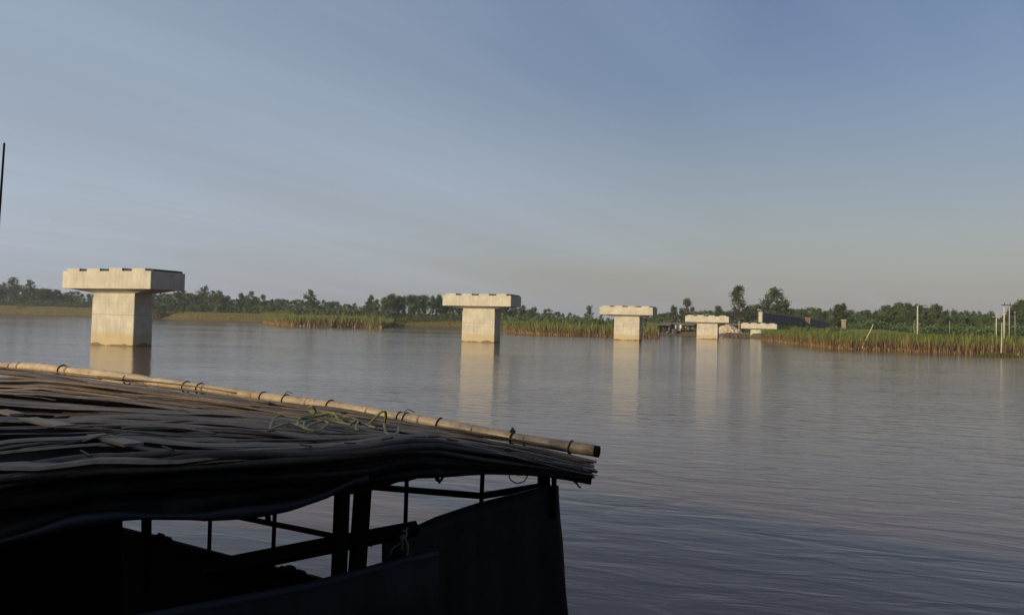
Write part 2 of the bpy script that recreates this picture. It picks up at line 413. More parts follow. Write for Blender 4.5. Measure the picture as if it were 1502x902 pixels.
# girder spans beyond the last pier
def girder(p0, p1, z0t, z1t, depth, wid, label, end=True):
    d = (p1 - p0); ln = d.length; ang = math.atan2(d.y, d.x)
    root = empty('bridge_girder', (p0.x, p0.y, 0), ang); tag(root, label, 'bridge girder', 'dark girders on the approach spans')
    def Zt(x): return lerp(z0t, z1t, x / ln)
    b = MB()
    b.hexa([(0.3, -wid / 2 + .12, z0t - depth), (ln, -wid / 2 + .12, z1t - depth), (ln, wid / 2 - .12, z1t - depth), (0.3, wid / 2 - .12, z0t - depth),
            (0.3, -wid / 2 + .12, z0t - 0.25), (ln, -wid / 2 + .12, z1t - 0.25), (ln, wid / 2 - .12, z1t - 0.25), (0.3, wid / 2 - .12, z0t - 0.25)])
    b.build('web', M['girder'], root)
    b = MB()
    b.hexa([(0, -wid / 2, z0t - 0.247), (ln, -wid / 2, z1t - 0.247), (ln, wid / 2, z1t - 0.247), (0, wid / 2, z0t - 0.247),
            (0, -wid / 2, z0t), (ln, -wid / 2, z1t), (ln, wid / 2, z1t), (0, wid / 2, z0t)])
    b.build('top_flange', M['pole_conc'], root)  # paler material paints in the sunlit top edge
    for k in range(1, int(ln / 2.5)):
        x = k * 2.5; b = MB()
        b.box((x, -wid / 2 + .06, (Zt(x) * 2 - depth - 0.3) / 2), (0.12, 0.117, depth - 0.35)); b.build('rib', M['girder'], root)
    if end:
        b = MB(); b.box((0.16, 0, z0t - depth / 2 - .12), (0.26, wid * 0.62, depth - .28)); b.build('end_plate', M['concrete'], root)
        for k in range(6):
            b = MB(); b.box((0.10, 0, z0t - 0.45 - k * (depth - 0.55) / 5.2), (0.36, wid * 1.05, 0.2)); b.build('end_block', M['concrete'], root)
    return root
pos = [Vector((X(x, d), d, 0)) for x, d in ((1115, 206), (1172, 244), (1183, 247), (1226, 284))]
girder(pos[0], pos[1], Zp(1115, 457.5, 206), Zp(1172, 464.5, 244), 2.75, 1.1, 'dark girder span with a notched pale end resting on the farthest pier cap')
girder(pos[2], pos[3], Zp(1183, 465.5, 247), Zp(1226, 475.5, 284), 2.4, 1.1, 'farther dark girder span sloping down into the greenery', end=False)
# pier under the far end of the span, and a cloth in the gap
for (px, dd, lab) in ((1176, 244, 'dark pier between the two girder spans, mostly hidden in brush'),):
    root = empty('approach_pier', (X(px, dd), dd, 0), -PHI); tag(root, lab, 'bridge pier')
    b = MB(); b.box((0, 1.2, 0.8), (2.4, 1.4, 3.0)); b.build('shaft', M['girder'], root, bevel=.03)
    b = MB(); b.box((0, 1.2, 2.62), (3.4, 1.8, 0.6)); b.build('cap', M['girder'], root, bevel=.03)
rows = []
for i in range(8):
    r = []
    for j in range(9):
        p = W(1180.5 + j * 0.9 + (7 - i) * 0.15, 465.3 + i * 1.55, 243.5); p.y += 0.12 * math.sin(j * 2.2) ; r.append(p)
    rows.append(r)
b = MB(); b.grid(rows); o = b.build('hanging_sheet', M['thatch'], smooth=True); tag(o, 'tan sheet draped down the gap between the two girder spans', 'sheet')
sol = o.modifiers.new('s', 'SOLIDIFY'); sol.thickness = 0.05

# ------------------------------------------------------------------ trees
def leaf_quad(b, p, s, rnd):
    a = Vector((rnd.gauss(0, 1), rnd.gauss(0, 1), rnd.gauss(0, .8))).normalized()
    c = a.cross(Vector((rnd.gauss(0, 1), rnd.gauss(0, 1), rnd.gauss(0, 1)))).normalized()
    a = a * s; c = c * s * 0.55
    b.quad(tuple(p - a * .5), tuple(p + c * .5), tuple(p + a * .5), tuple(p - c * .5))
def make_tree(kind, seed):
    """unit-height tree (1 m tall): returns trunk mesh, crown mesh"""
    rnd = random.Random(seed); cl = []
    tr = MB(); H = 1.0
    lean = Vector((rnd.uniform(-.03, .03), rnd.uniform(-.03, .03), 0))
    def axis(t): return Vector((0, 0, t)) + lean * t + Vector((0.012 * math.sin(t * 7 + seed), 0.012 * math.cos(t * 5 + seed), 0))
    if kind == 'slim':      # eucalyptus like: narrow open crown, several clumps along a tall stem
        tr.tube([axis(i / 9 * 0.93) for i in range(10)], lambda t: 0.016 * (1 - t) + 0.003, 6)
        n = 34
        for i in range(n):
            t = rnd.uniform(0.26, 1.0); w_ = 0.15 * math.sin(math.pi * min(1, (t - 0.28) / 0.8)) + 0.02
            a = rnd.uniform(0, 6.28); e = axis(t * .96) + Vector((math.cos(a), math.sin(a), 0)) * w_ * rnd.uniform(.2, 1) + Vector((0, 0, .03))
            tr.tube([axis(max(.2, t - .12)), (axis(t - .05) + e) / 2, e], [0.006, .004, .002], 4, caps=False)
            cl.append((e, rnd.uniform(.045, .085), 1.25))
        per, ls = 50, .036
    elif kind == 'round':
        tr.tube([axis(i / 5 * 0.5) for i in range(6)], lambda t: 0.036 * (1 - t) + 0.014, 7)
        for i in range(46):
            a = rnd.uniform(0, 6.28); u = rnd.uniform(0, 1); r = 0.36 * math.sqrt(rnd.uniform(.15, 1))
            z = 0.24 + 0.68 * u; r *= math.sin(math.pi * (0.18 + 0.74 * u)) ** .6
            e = Vector((math.cos(a) * r, math.sin(a) * r, z)); 
            if i % 2 == 0: tr.tube([axis(.33), (axis(.4) + e) / 2, e], [0.012, .007, .003], 4, caps=False)
            cl.append((e, rnd.uniform(.07, .12), .8))
        per, ls = 60, .046
    elif kind == 'tall':    # bushy tall tree full from low down, knobbly outline
        tr.tube([axis(i / 9 * 0.95) for i in range(10)], lambda t: 0.022 * (1 - t) + 0.003, 6)
        for i in range(74):
            t = rnd.uniform(0.08, 1.0); w_ = 0.20 * math.sin(math.pi * (0.10 + 0.84 * t)) ** .7
            a = rnd.uniform(0, 6.28); e = axis(t * .97) + Vector((math.cos(a), math.sin(a), 0)) * w_ * rnd.uniform(.25, 1)
            if i % 2: tr.tube([axis(max(.1, t - .14)), e], [0.007, .002], 4, caps=False)
            cl.append((e, rnd.uniform(.045, .08), 1.0))
        per, ls = 50, .034
    else:                   # scrubby low tree
        tr.tube([axis(i / 4 * 0.5) for i in range(5)], lambda t: 0.03 * (1 - t) + 0.012, 6)
        for i in range(40):
            a = rnd.uniform(0, 6.28); r = 0.75 * math.sqrt(rnd.random()); z = rnd.uniform(.08, .85) * (1 - .45 * (r / .75) ** 2)
            e = Vector((math.cos(a) * r, math.sin(a) * r, z)); cl.append((e, rnd.uniform(.10, .17), .75))
        per, ls = 38, .055
    cr = MB()
    for c, r, sq in cl:
        for k in range(per):
            d = Vector((rnd.gauss(0, 1), rnd.gauss(0, 1), rnd.gauss(0, 1))).normalized() * r * rnd.uniform(.3, 1.12)
            d.z *= sq; leaf_quad(cr, c + d, ls * rnd.uniform(.6, 1.4), rnd)
    return (tr.mesh('trunk', M['lbark'] if kind == 'slim' else M['bark'], True), cr.mesh('crown', M['leaf']))
PROTO = {k: [make_tree(k, s + 10 * i) for s in range(n)] for i, (k, n) in enumerate((('slim', 5), ('round', 4), ('tall', 4), ('scrub', 4)))}
used_names = {}
def tree(kind, loc, h, label, group=None, wide=1.0, name=None, seed=None):
    rnd = random.Random(seed if seed is not None else random.random())
    tm, cm = rnd.choice(PROTO[kind])
    root = empty(name or {'slim': 'slender_tree', 'round': 'round_tree', 'tall': 'bushy_tree', 'scrub': 'shrub'}[kind], loc, rnd.uniform(0, 6.28))
    root.scale = (h * wide, h * wide, h); tag(root, label, 'shrub' if kind == 'scrub' else 'tree', group)
    link_mesh('trunk', tm, root); link_mesh('crown', cm, root)
    return root
def tree_px(kind, px, ytop, depth, label, group=None, wide=1.0, seed=None):
    pb = px; z0 = land_z(px, depth) - 0.15
    h = Zp(px, ytop, depth) - z0
    return tree(kind, (X(px, depth), depth, z0), h, label, group, wide, seed=seed)

rnd = random.Random(3)
MARKS = [(-80, 'at the left edge'), (30, 'near the left edge'), (75, 'just left of the nearest pier'), (125, 'behind the nearest pier'), (215, 'just right of the nearest pier'), (262, 'left of the dark round-headed tree'), (300, 'beside the dark round-headed tree'), (335, 'right of the dark round-headed tree'), (400, "over the left reed bed's left end"),
         (470, "over the left reed bed's right half"), (545, 'at the left end of the grove'), (575, "in the grove's left half"), (610, "in the grove's middle"), (635, 'left of the second pier'), (655, 'behind the second pier'), (740, 'right of the second pier'), (800, 'between the second and third piers'),
         (870, 'just left of the third pier'), (950, 'right of the third pier'), (1010, 'left of the fourth pier'), (1060, 'right of the fourth pier'), (1100, 'above the farthest pier'), (1125, 'near the broad double-headed tree'), (1160, "above the first girder span's far end"), (1195, 'above the second girder span'),
         (1245, 'right of the white block'), (1290, 'above the grassy mound'), (1335, 'close to the white street pole'), (1375, 'right of the white street pole'), (1410, 'between the street pole and the power poles'), (1450, 'just left of the power poles'), (1480, 'behind the power pole cluster'), (1510, 'at the right edge')]
LOOK = {'slim': 'slender', 'round': 'round', 'tall': 'tapering', 'scrub': 'bushy'}
def where(px):
    r = MARKS[0][1]
    for m_, t_ in MARKS:
        if px >= m_ - 8: r = t_
    return r
def line(prof, d0, d1, step, kinds, label, group, jit=6, hidden=0.0):
    x = prof[0][0]
    while x <= prof[-1][0]:
        yt = interp(prof, x) + rnd.uniform(-1.5, jit)
        k_ = rnd.choice(kinds); w_ = where(x)
        tree_px(k_, x + rnd.uniform(-2, 2), yt, rnd.uniform(d0, d1), LOOK[k_] + ' ' + label + ' ' + w_, group + ', ' + LOOK[k_] + ', ' + w_, rnd.uniform(.95, 1.45), seed=rnd.random())
        x += step * rnd.uniform(.7, 1.3)
# hazy line, far left
line([(-60, 414), (0, 414), (90, 424), (150, 430), (216, 429)], 455, 520, 6, ['slim', 'round', 'round', 'tall'], 'tree in the pale distant wood,', 'distant trees left of the nearest pier', 8)
line([(-60, 434), (0, 435), (132, 438), (214, 441)], 440, 455, 9, ['round', 'scrub'], 'tree at the foot of the distant wood,', 'low trees left of the nearest pier', 5)
tree_px('slim', 20, 408, 470, 'tallest pale hazy tree standing out of the distant wood at the left edge', wide=1.3, seed=4)
tree_px('slim', 41, 412, 470, 'slender hazy tree rising just right of the tallest one at the left edge', wide=1.3, seed=5)
tree_px('scrub', 32, 444, 433, 'light green bush on the far left bank above the brown shore', seed=6)
line([(218, 428), (260, 427), (340, 433), (400, 437), (520, 444)], 370, 420, 6, ['slim', 'round', 'round', 'tall'], 'hazy tree in the far wood,', 'distant trees right of the nearest pier', 6)
line([(215, 445), (520, 454)], 352, 368, 9, ['round', 'scrub', 'tall'], 'tree at the foot of the far wood,', 'low trees right of the nearest pier', 4)
tree_px('slim', 297, 420, 380, 'pale tree close left of the dark round-headed tree', wide=1.25, seed=9)
tree_px('round', 317, 424, 345, 'dark round-headed tree standing forward of the hazy wood', wide=1.0, seed=10)
for x_, y_, l_ in ((352, 430, 'grey-green tree right of the dark round-headed tree'), (368, 427, 'taller of the grey-green twin trees above the left reed bed'), (386, 432, 'narrow grey-green tree above the left end of the left reed bed')):
    tree_px('tall', x_, y_, 372, l_, wide=1.1, seed=x_)
tree_px('slim', 455, 426, 350, 'lone slender tree with an airy crown rising above the left reed bed', wide=1.5, seed=12)
# dark grove behind pier 2
for row, (d0, st, lab, grp) in enumerate(((308, 7.5, 'tree at the front of the dark grove,', 'front trees of the grove behind the second pier'),
                                         (325, 8.5, 'tree deeper in the dark grove,', 'rear trees of the grove behind the second pier'))):
    line([(543, 433), (575, 433), (640, 434), (690, 438), (745, 446), (790, 450)], d0, d0 + 10, st, ['slim', 'tall', 'slim'], lab, grp, 8)
line([(540, 455), (800, 462)], 300, 306, 12, ['scrub', 'round'], 'tree under the dark grove,', 'bushes under the grove behind the second pier', 4)
line([(770, 454), (815, 458), (900, 463), (960, 462)], 300, 330, 7, ['round', 'tall', 'slim'], 'tree in the low wood,', 'trees behind the middle reed bed', 5)
tree_px('round', 803, 452, 290, 'dark dome-crowned tree behind the middle reed bed', wide=1.1, seed=3)
tree_px('slim', 865, 449, 300, 'lone slim tree with a small head just left of the third pier', wide=1.3, seed=15)
# behind the sheds
line([(960, 458), (1000, 456), (1090, 455), (1130, 453), (1235, 451)], 292, 330, 6, ['round', 'tall', 'slim'], 'tree in the wood,', 'trees behind the sheds and girders', 6)
for x_, y_, w_, k_, l_ in ((986, 448, 1.2, 'tall', 'dark bushy tree right of the third pier'), (1006, 438, 1.2, 'tall', 'tall thin tree between the third and fourth piers'),
                       (1083, 420, 1.05, 'tall', 'tallest dark tree, just right of the fourth pier'), (1052, 449, 1.2, 'tall', 'tree rising over the right end of the fourth pier cap'),
                       (1138, 422, 1.35, 'tall', 'broad double-headed tree above the girder'), (1129, 429, 1.2, 'slim', 'slimmer tree touching the left side of the broad double-headed tree'),
                       (1153, 440, 1.2, 'tall', 'lower tree touching the right side of the broad double-headed tree'), (1110, 446, 1.6, 'round', 'dark tree between the tallest tree and the broad one')):
    tree_px(k_, x_, y_, 262, l_, wide=w_, seed=x_)
# right-hand wood
prof = [(1226, 455), (1230, 450), (1248, 452), (1266, 456), (1290, 451), (1318, 446), (1345, 447), (1372, 447), (1400, 454), (1440, 455), (1470, 459), (1494, 443), (1560, 441)]
line(prof, 205, 235, 6.5, ['slim', 'slim', 'tall', 'slim'], 'tree in the right-hand wood,', 'trees behind the right reed bed', 8)
line([(a, b + 8) for a, b in prof], 190, 204, 10, ['tall', 'slim', 'round'], 'smaller tree edging the right-hand wood,', 'lower trees behind the right reed bed', 6)
line([(1240, 476), (1500, 478), (1560, 478)], 178, 188, 14, ['scrub'], 'bush below the right-hand wood,', 'bushes behind the right reed bed', 3)
for x_, y_, l_ in ((1228, 447, 'tree with a pointed head just left of the small white block'), (1237, 445, 'tall tree directly above the small white block'), (1305, 450, 'tree left of the tall one with a ragged top'), (1318, 443, 'tallest ragged-topped tree left of the street pole'), (1372, 446, 'tallest tree right of the street pole'), (1497, 441, 'dark tall tree at the right edge behind the power poles')):
    tree_px('tall', x_, y_, 200, l_, wide=1.1, seed=x_ + 1)
for x_, y_ in ((1252, 473), (1275, 476)):
    tree_px('scrub', x_, y_, 140, 'large dark green bush left of the grassy mound' if x_ == 1252 else 'large dark green bush above the leaning stick', wide=1.5, seed=x_)

def undergrowth(x0, x1, s0, s1, h, n, ls, label, seed):
    rr = random.Random(seed); b = MB()
    for k in range(n):
        px = rr.uniform(x0, x1); d = interp(shore, px)[0] + rr.uniform(s0, s1); x = X(px, d)
        top = h * (.55 + .6 * noise.noise(Vector((x * .16, d * .16, seed)))) + h * .3 * rr.random()
        p = Vector((x, d, land_z(px, d) + top * rr.random() ** .7)); leaf_quad(b, p, ls * rr.uniform(.6, 1.4), rr)
    tag(b.build('undergrowth', M['leaf']), label, 'undergrowth', kind='stuff')
undergrowth(-80, 540, 30, 44, 4.2, 30000, .95, 'dark undergrowth along the foot of the distant woods', 51)
undergrowth(540, 960, 24, 60, 2.6, 26000, .8, 'dark undergrowth below the grove and behind the middle reed bed', 52)
undergrowth(955, 1122, 38, 75, 4.0, 12000, .7, 'dark undergrowth behind the riverside sheds', 53)
undergrowth(1236, 1580, 72, 100, 3.6, 36000, .6, 'dark undergrowth below the right-hand wood', 54)
undergrowth(1122, 1240, 176, 200, 3.4, 14000, .8, 'dark undergrowth behind the girder spans', 55)
undergrowth(1138, 1240, 60, 105, 2.0, 12000, .5, 'low green brush in front of the girder spans', 56)
# ------------------------------------------------------------------ reed beds (uncountable)
def reeds(name, front, hgt, thick, dens, label, seed, zb=0.0, bw=1.0):
    rr = random.Random(seed); b = MB()
    pts = [G(px, py) for px, py in front]
    segs = list(zip(pts, pts[1:]))
    for a, c in segs:
        ln = (c - a).length; n = int(ln * thick * dens)
        for k in range(n):
            t = rr.random(); q = rr.random() ** 1.5 * thick
            base = a.lerp(c, t); 
            nrm = Vector((base.x, base.y, 0)).normalized()
            base = base + nrm * (q + 0.7 * noise.noise(Vector((base.x * .6, base.y * .6, seed)))); base.z = zb - 0.1 + 0.06 * q
            clump = 0.82 + 0.55 * noise.noise(Vector((base.x * .55, base.y * .55, 2.0 + seed)))
            h = hgt * clump * rr.uniform(.55, 1.12); an = rr.uniform(0, 6.28)
            low = (q < 2.6 and rr.random() < .5)
            if low: h *= rr.uniform(.3, .55)
            lean = rr.uniform(.1, .75) * h * (3.2 if low else 1) * .55
            d = Vector((math.cos(an), math.sin(an), 0)); wd = rr.uniform(.035, .075) * bw; sd_ = Vector((-d.y, d.x, 0)) * wd
            if abs(sd_.x) < wd * .5: sd_ = Vector((wd, 0, 0))
            dry = rr.random(); zb_ = (0.38 if seed == 3 else 0.30) + 0.30 * noise.noise(Vector((base.x * .35, base.y * .35, 7.0 + seed)))
            dk = rr.uniform(.6, 1.35)
            brown = ((0.12 * dk, 0.075 * dk, 0.038 * dk) if dry < .6 else (0.26 * dk, 0.17 * dk, 0.085 * dk)) if not low else ((0.40 * dk, 0.29 * dk, 0.16 * dk) if dry < .5 else (0.26 * dk, 0.16 * dk, 0.08 * dk))
            green = (0.135 * dk, 0.175 * dk, 0.042 * dk) if rr.random() < .7 else (0.20 * dk, 0.20 * dk, 0.07 * dk)
            P = []; tip = h if not low else h * .85
            for u, zz, ww in ((0, 0, .8), (.3, .38, 1.0), (.62, .75, .8), (1.0, 1.0 if not low else .7, .08)):
                P.append((base + d * lean * u * u + Vector((0, 0, tip * zz)), sd_ * ww * .5))
            for i in range(3):
                n0 = len(b.v)
                for j in (i, i + 1):
                    z_ = P[j][0].z
                    g_ = sm((z_ - zb_ * hgt - (0.3 * hgt * (rr.random() - .5))) / (0.22 * hgt)) if not low else 0.12 * (j / 3)
                    colr = tuple(lerp(brown[m_], green[m_], g_) for m_ in range(3))
                    b.c += [colr, colr]
                b.v += [tuple(P[i][0] - P[i][1]), tuple(P[i][0] + P[i][1]), tuple(P[i + 1][0] - P[i + 1][1]), tuple(P[i + 1][0] + P[i + 1][1])]
                b.f.append((n0, n0 + 1, n0 + 3, n0 + 2))
    o = b.build(name, M['blade']); tag(o, label, 'reeds', kind='stuff'); return o
reeds('reed_bed', [(386, 474.2), (402, 476.5), (430, 478.8), (480, 480), (530, 481), (560, 482)], 3.9, 9, 7, 'green reed bed on the left spit, brown at the waterline', 1, bw=2.6)
reeds('reed_bed', [(560, 481.6), (572, 479.5), (578, 477.8)], 2.6, 6, 7, 'low end of the left reed bed', 11, bw=2.4)
reeds('reed_bed', [(738, 486.5), (760, 488.6), (800, 490.8), (850, 492.5), (900, 493.8), (950, 495.3), (967, 495.8)], 3.0, 9, 9, 'green reed bed between the second and third piers with rusty brown stems', 2, bw=2.0)
reeds('reed_bed', [(1118, 499.0), (1140, 501.5), (1177, 506), (1215, 510), (1250, 512.5), (1300, 514.5), (1400, 518.5), (1500, 521), (1580, 523)], 2.35, 9, 19, 'long green reed bed along the right bank with dry orange brown stems', 3, bw=1.25)
# short grass on banks and a grassy mound
def grass(name, pts_fn, n, h, label, seed, ca, bw=1.0):
    rr = random.Random(seed); b = MB()
    for k in range(n):
        p = pts_fn(rr); an = rr.uniform(0, 6.28); d = Vector((math.cos(an), math.sin(an), 0)); hh = h * rr.uniform(.4, 1.2); wd = rr.uniform(.05, .12) * bw
        s_ = Vector((wd, 0, 0)); dk = rr.uniform(.7, 1.3); c_ = tuple(v * dk for v in ca)
        n0 = len(b.v); b.v += [tuple(p - s_), tuple(p + s_), tuple(p + d * hh * .4 + Vector((0, 0, hh)))]; b.f.append((n0, n0 + 1, n0 + 2)); b.c += [c_] * 3
    tag(b.build(name, M['blade']), label, 'grass', kind='stuff')
def bank_pt(x0, x1, s0, s1):
    def f(rr):
        px = rr.uniform(x0, x1); d = interp(shore, px)[0] + rr.uniform(s0, s1); return Vector((X(px, d), d, land_z(px, d) - .05))
    return f
grass('bank_grass', bank_pt(-80, 700, 5, 34), 22000, .8, 'dry yellow-green grass along the far left bank', 21, (0.16, 0.135, 0.045), 2.4)
grass('bank_grass', bank_pt(700, 975, 5, 40), 9000, .9, 'green grass behind the middle reed bed', 22, (0.09, 0.11, 0.035), 2.0)
grass('bank_grass', bank_pt(1120, 1600, 6, 75), 30000, 1.0, 'green grass on the flat behind the right reed bed', 23, (0.085, 0.11, 0.035), 1.8)
# mound
mc = Vector((X(1300, 132), 132, 0)); rows = []
for i in range(13):
    r = []
    for j in range(25):
        u, v = (j / 24 - .5) * 2, (i / 12 - .5) * 2
        x = mc.x + u * 9; y = mc.y + v * 8
        r.append((x, y, 0.9 + 2.1 * math.sqrt(max(0, 1 - u * u)) * max(0, 1 - v * v) * (1 - .55 * (u + 1) / 2) + .1 * noise.noise(Vector((x, y, 0)))))
    rows.append(r)
b = MB(); b.grid(rows); tag(b.build('grassy_mound', M['ground'], smooth=True), kind='structure')
def mp(rr):
    u, v = rr.uniform(-1, 1), rr.uniform(-1, .6)
    return Vector((mc.x + u * 9, mc.y + v * 8, 0.9 + 2.1 * math.sqrt(max(0, 1 - u * u)) * max(0, 1 - v * v) * (1 - .55 * (u + 1) / 2) - .03))
grass('mound_grass', mp, 9000, .35, 'bright green grass covering the mound left of the street pole', 24, (0.15, 0.19, 0.06), 1.2)

# ------------------------------------------------------------------ poles
def pole_line(px, ytop, ybot, depth, r0, r1, name, label, cat, group=None, material='pole_conc', xt=None):
    p0 = W(px, ybot, depth); p1 = W(xt if xt is not None else px, ytop, depth)
    p0.z = min(p0.z, land_z(px, depth) - .1) if name != 'mooring_stick' else p0.z
    root = empty(name, p0); tag(root, label, cat, group)
    b = MB(); b.tube([Vector((0, 0, 0)), (p1 - p0) / 2, p1 - p0], [r0, (r0 + r1) / 2, r1], 8)
    b.build('shaft', M[material], root, smooth=True); return root, p0, p1
rt, p0, p1 = pole_line(1346, 448, 487, 122, .13, .10, 'street_pole', 'bright white concrete pole with a dark arm at its top, alone before the right wood', 'pole')
b = MB(); q = p1 - p0; b.tube([q + Vector((0, 0, -.1)), q + Vector((.5, 0, .02)), q + Vector((1.5, 0, 0))], [.05, .05, .06], 6); b.build('arm', M['dkmetal'], rt)
pole_line(1341, 470, 482, 150, .08, .07, 'short_pole', 'short grey post just left of the bright white pole', 'pole', material='lbark')
pole_line(1393, 470, 483, 150, .08, .07, 'short_pole', 'short grey post right of the bright white pole, among the trees', 'pole', material='lbark')
rt, p0, p1 = pole_line(1461.5, 459, 492, 118, .09, .08, 'power_pole', 'shorter pale power pole with a single crossarm, left of the pole cluster', 'power pole')
q = W(1461.5, 465, 118) - p0; b = MB(); b.box(q + Vector((0, -.2, 0)), (1.35, .09, .09)); b.build('crossarm', M['pole_conc'], rt)
rt, p0, p1 = pole_line(1473, 446.5, 493, 112, .125, .10, 'power_pole', 'thickest brightest pole at the left of the power pole cluster', 'power pole')
q = W(1471, 447.5, 112) - p0; b = MB(); b.tube([q + Vector((-.35, -.22, 0)), q + Vector((2.0, -.22, .0))], .07, 6); b.build('crossarm', M['dkmetal'], rt)
for dx in (0.1, .9, 1.6):
    b = MB(); b.tube([q + Vector((dx, -.22, .07)), q + Vector((dx, -.22, .32))], [.06, .05], 6); b.build('insulator', M['dkmetal'], rt)
for i in range(3):
    pass
rt, p0, p1 = pole_line(1480.5, 446, 492, 115, .06, .05, 'power_pole', 'thin grey middle pole of the power pole cluster', 'power pole')
q = W(1484, 448, 115) - p0; b = MB(); b.tube([q + Vector((-.7, -.15, 0)), q + Vector((.7, -.15, 0))], .06, 6); b.build('crossarm', M['dkmetal'], rt)
for dx in (-.3, .3):
    b = MB(); b.tube([q + Vector((dx, -.15, .06)), q + Vector((dx, -.15, .3))], [.06, .05], 6); b.build('insulator', M['dkmetal'], rt)
pole_line(1488.5, 457, 492, 115, .075, .065, 'power_pole', 'right pole of the power pole cluster, pale and without a crossarm', 'power pole')
# leaning stick in reeds, stick in water with weeds
a, c = W(1264, 511, 103), W(1281, 476, 104.5)
root = empty('leaning_stick', a); tag(root, 'pale bamboo stick leaning right out of the right reed bed', 'stick'); b = MB(); b.tube([Vector(), (c - a)], [.07, .05], 6); b.build('shaft', M['stick'], root)
a = G(1468, 523); c = W(1469.5, 473, a.y)
root = empty('mooring_stick', a); tag(root, 'upright pale stick standing in the water at the right, tangled with weed', 'stick')
b = MB(); b.tube([Vector((0, 0, -.8)), (c - a) / 2 + Vector((.05, 0, 0)), c - a], [.055, .05, .04], 6); b.build('shaft', M['stick'], root)
def wp(rr):
    r = abs(rr.gauss(0, .75)); an = rr.uniform(0, 6.28); return Vector((a.x + math.cos(an) * r * 1.5, a.y + math.sin(an) * r * .8, -0.02))
grass('water_weed', wp, 700, .42, 'clump of green weed caught on the stick in the water', 31, (0.10, 0.10, 0.03), .8)
b = MB()
for k in range(6):
    b.tube([Vector((a.x - 2.4 + k * .5, a.y + random.uniform(-.3, .3), .02)), Vector((a.x - 1.2 + k * .55, a.y + random.uniform(-.4, .4), .06)), Vector((a.x + k * .45, a.y, .02))], .035, 5)
tag(b.build('drift_branch', M['bark']), 'dark drift branches floating round the foot of the upright stick', 'branches')

# white block, sheds, stones
a = W(1237.5, 478, 150)
root = empty('tank_block', (a.x, a.y, a.z)); tag(root, 'small bright block with a flat top standing above the bushes right of the girders', 'block')
b = MB(); b.box((0, 0, .2), (.6, .65, 1.5)); b.build('body', M['batten'], root, bevel=.02)
b = MB(); b.box((0, 0, 1.12), (.75, .8, .2)); b.build('cover', M['pole_conc'], root, bevel=.02)

def shed(px, depth, wd, hh, dp, roofm, label, open_=True, wall='wallm', rz=0.0, zoff=0):
    z = land_z(px, depth) - .4 + zoff; root = empty('shed', (X(px, depth), depth, z - .1), rz); tag(root, label, 'shed')
    for sx in (-1, -0.33, .33, 1):
        b = MB(); b.tube([(sx * wd / 2, -dp / 2, 0), (sx * wd / 2, -dp / 2, hh)], .06, 6); b.build('post', M['bark'], root)
    b = MB(); b.box((0, dp / 2, hh / 2), (wd, .1, hh)); b.build('back_wall', M[wall], root)
    b = MB(); b.box((-wd * .33, -dp / 2 + .1, hh * .45), (wd * .3, .08, hh * .88)); b.build('front_wall', M[wall], root)
    for sx in (-1, 1):
        b = MB(); b.box((sx * (wd / 2 - .1), .1, hh / 2), (.09, dp - .3, hh - .02)); b.build('side_wall', M[wall], root)
    rows = []
    for v in range(5):
        rows.append([(lerp(-wd / 2 - .35, wd / 2 + .35, u / 14), lerp(-dp / 2 - .5, dp / 2 + .3, v / 4), hh + .05 + .55 * (1 - abs(v / 4 - .5) * 2) + .05 * math.sin(u * 2.1 + v) + (0.03 if u % 2 else 0)) for u in range(15)])
    b = MB(); b.grid(rows); o = b.build('roof', M[roofm], root); s_ = o.modifiers.new('s', 'SOLIDIFY'); s_.thickness = .08
    return root
shed(966, 236, 6, 2.1, 4, 'thatch', 'low thatched shed half hidden behind the right end of the middle reed bed')
shed(984, 240, 6.5, 2.2, 4, 'tin', 'open dark shed with a tin roof right of the third pier')
shed(1003, 238, 5, 2.0, 4, 'thatch', 'pale-roofed shed in the middle of the riverside row')
shed(1017, 242, 4.5, 2.3, 4, 'tin', 'shed touching the left side of the fourth pier in the view')
shed(1078, 250, 6, 2.4, 4, 'thatch', 'thatched shed behind the stone heap')
for px, m_, lab in ((992, 'bluecloth', 'pale blue cloth hung on a line before the sheds'), (999, 'white', 'white cloth hung on a line before the sheds')):
    d = 232; z = land_z(px, d + 4); rows = [[(X(px, d) + u * .17, d + 2 + .1 * math.sin(u * 2), z + 1.6 - v * .3 + (.04 * (u % 2))) for u in range(5)] for v in range(5)]
    b = MB(); b.grid(rows); o = b.build('hanging_cloth', M[m_], smooth=True); s_ = o.modifiers.new('s', 'SOLIDIFY'); s_.thickness = .02; tag(o, lab, 'cloth')
rr = random.Random(77); b = MB()
for k in range(420):
    px = rr.uniform(962, 1096); d = rr.uniform(233, 238.5); sz = rr.uniform(.2, .9); z = land_z(px, d)
    c_ = rr.choice([(.05, .04, .03)] * 5 + [(.12, .09, .06)] * 4 + [(.45, .43, .40), (.30, .36, .42), (.25, .16, .09), (.30, .27, .20)])
    n0 = len(b.v); b.box((X(px, d), d, z + sz * .3 + rr.uniform(0, .9) ** 2), (sz * rr.uniform(.5, 1.6), sz * .6, sz * rr.uniform(.4, 1.1)), rr.uniform(0, 3)); b.c += [c_] * 8
tag(b.build('shore_clutter', M['blade']), 'jumble of planks, sacks and scraps lying in front of the riverside sheds', 'clutter', kind='stuff')
a = Vector((X(1084, 215), 215, 0.4)); root = empty('post', a); tag(root, 'pale upright post above the stone heap', 'post')
b = MB(); b.tube([(0, 0, 0), (0, 0, Zp(1084, 471, 215) - .4)], .12, 6); b.build('shaft', M['pole_conc'], root)
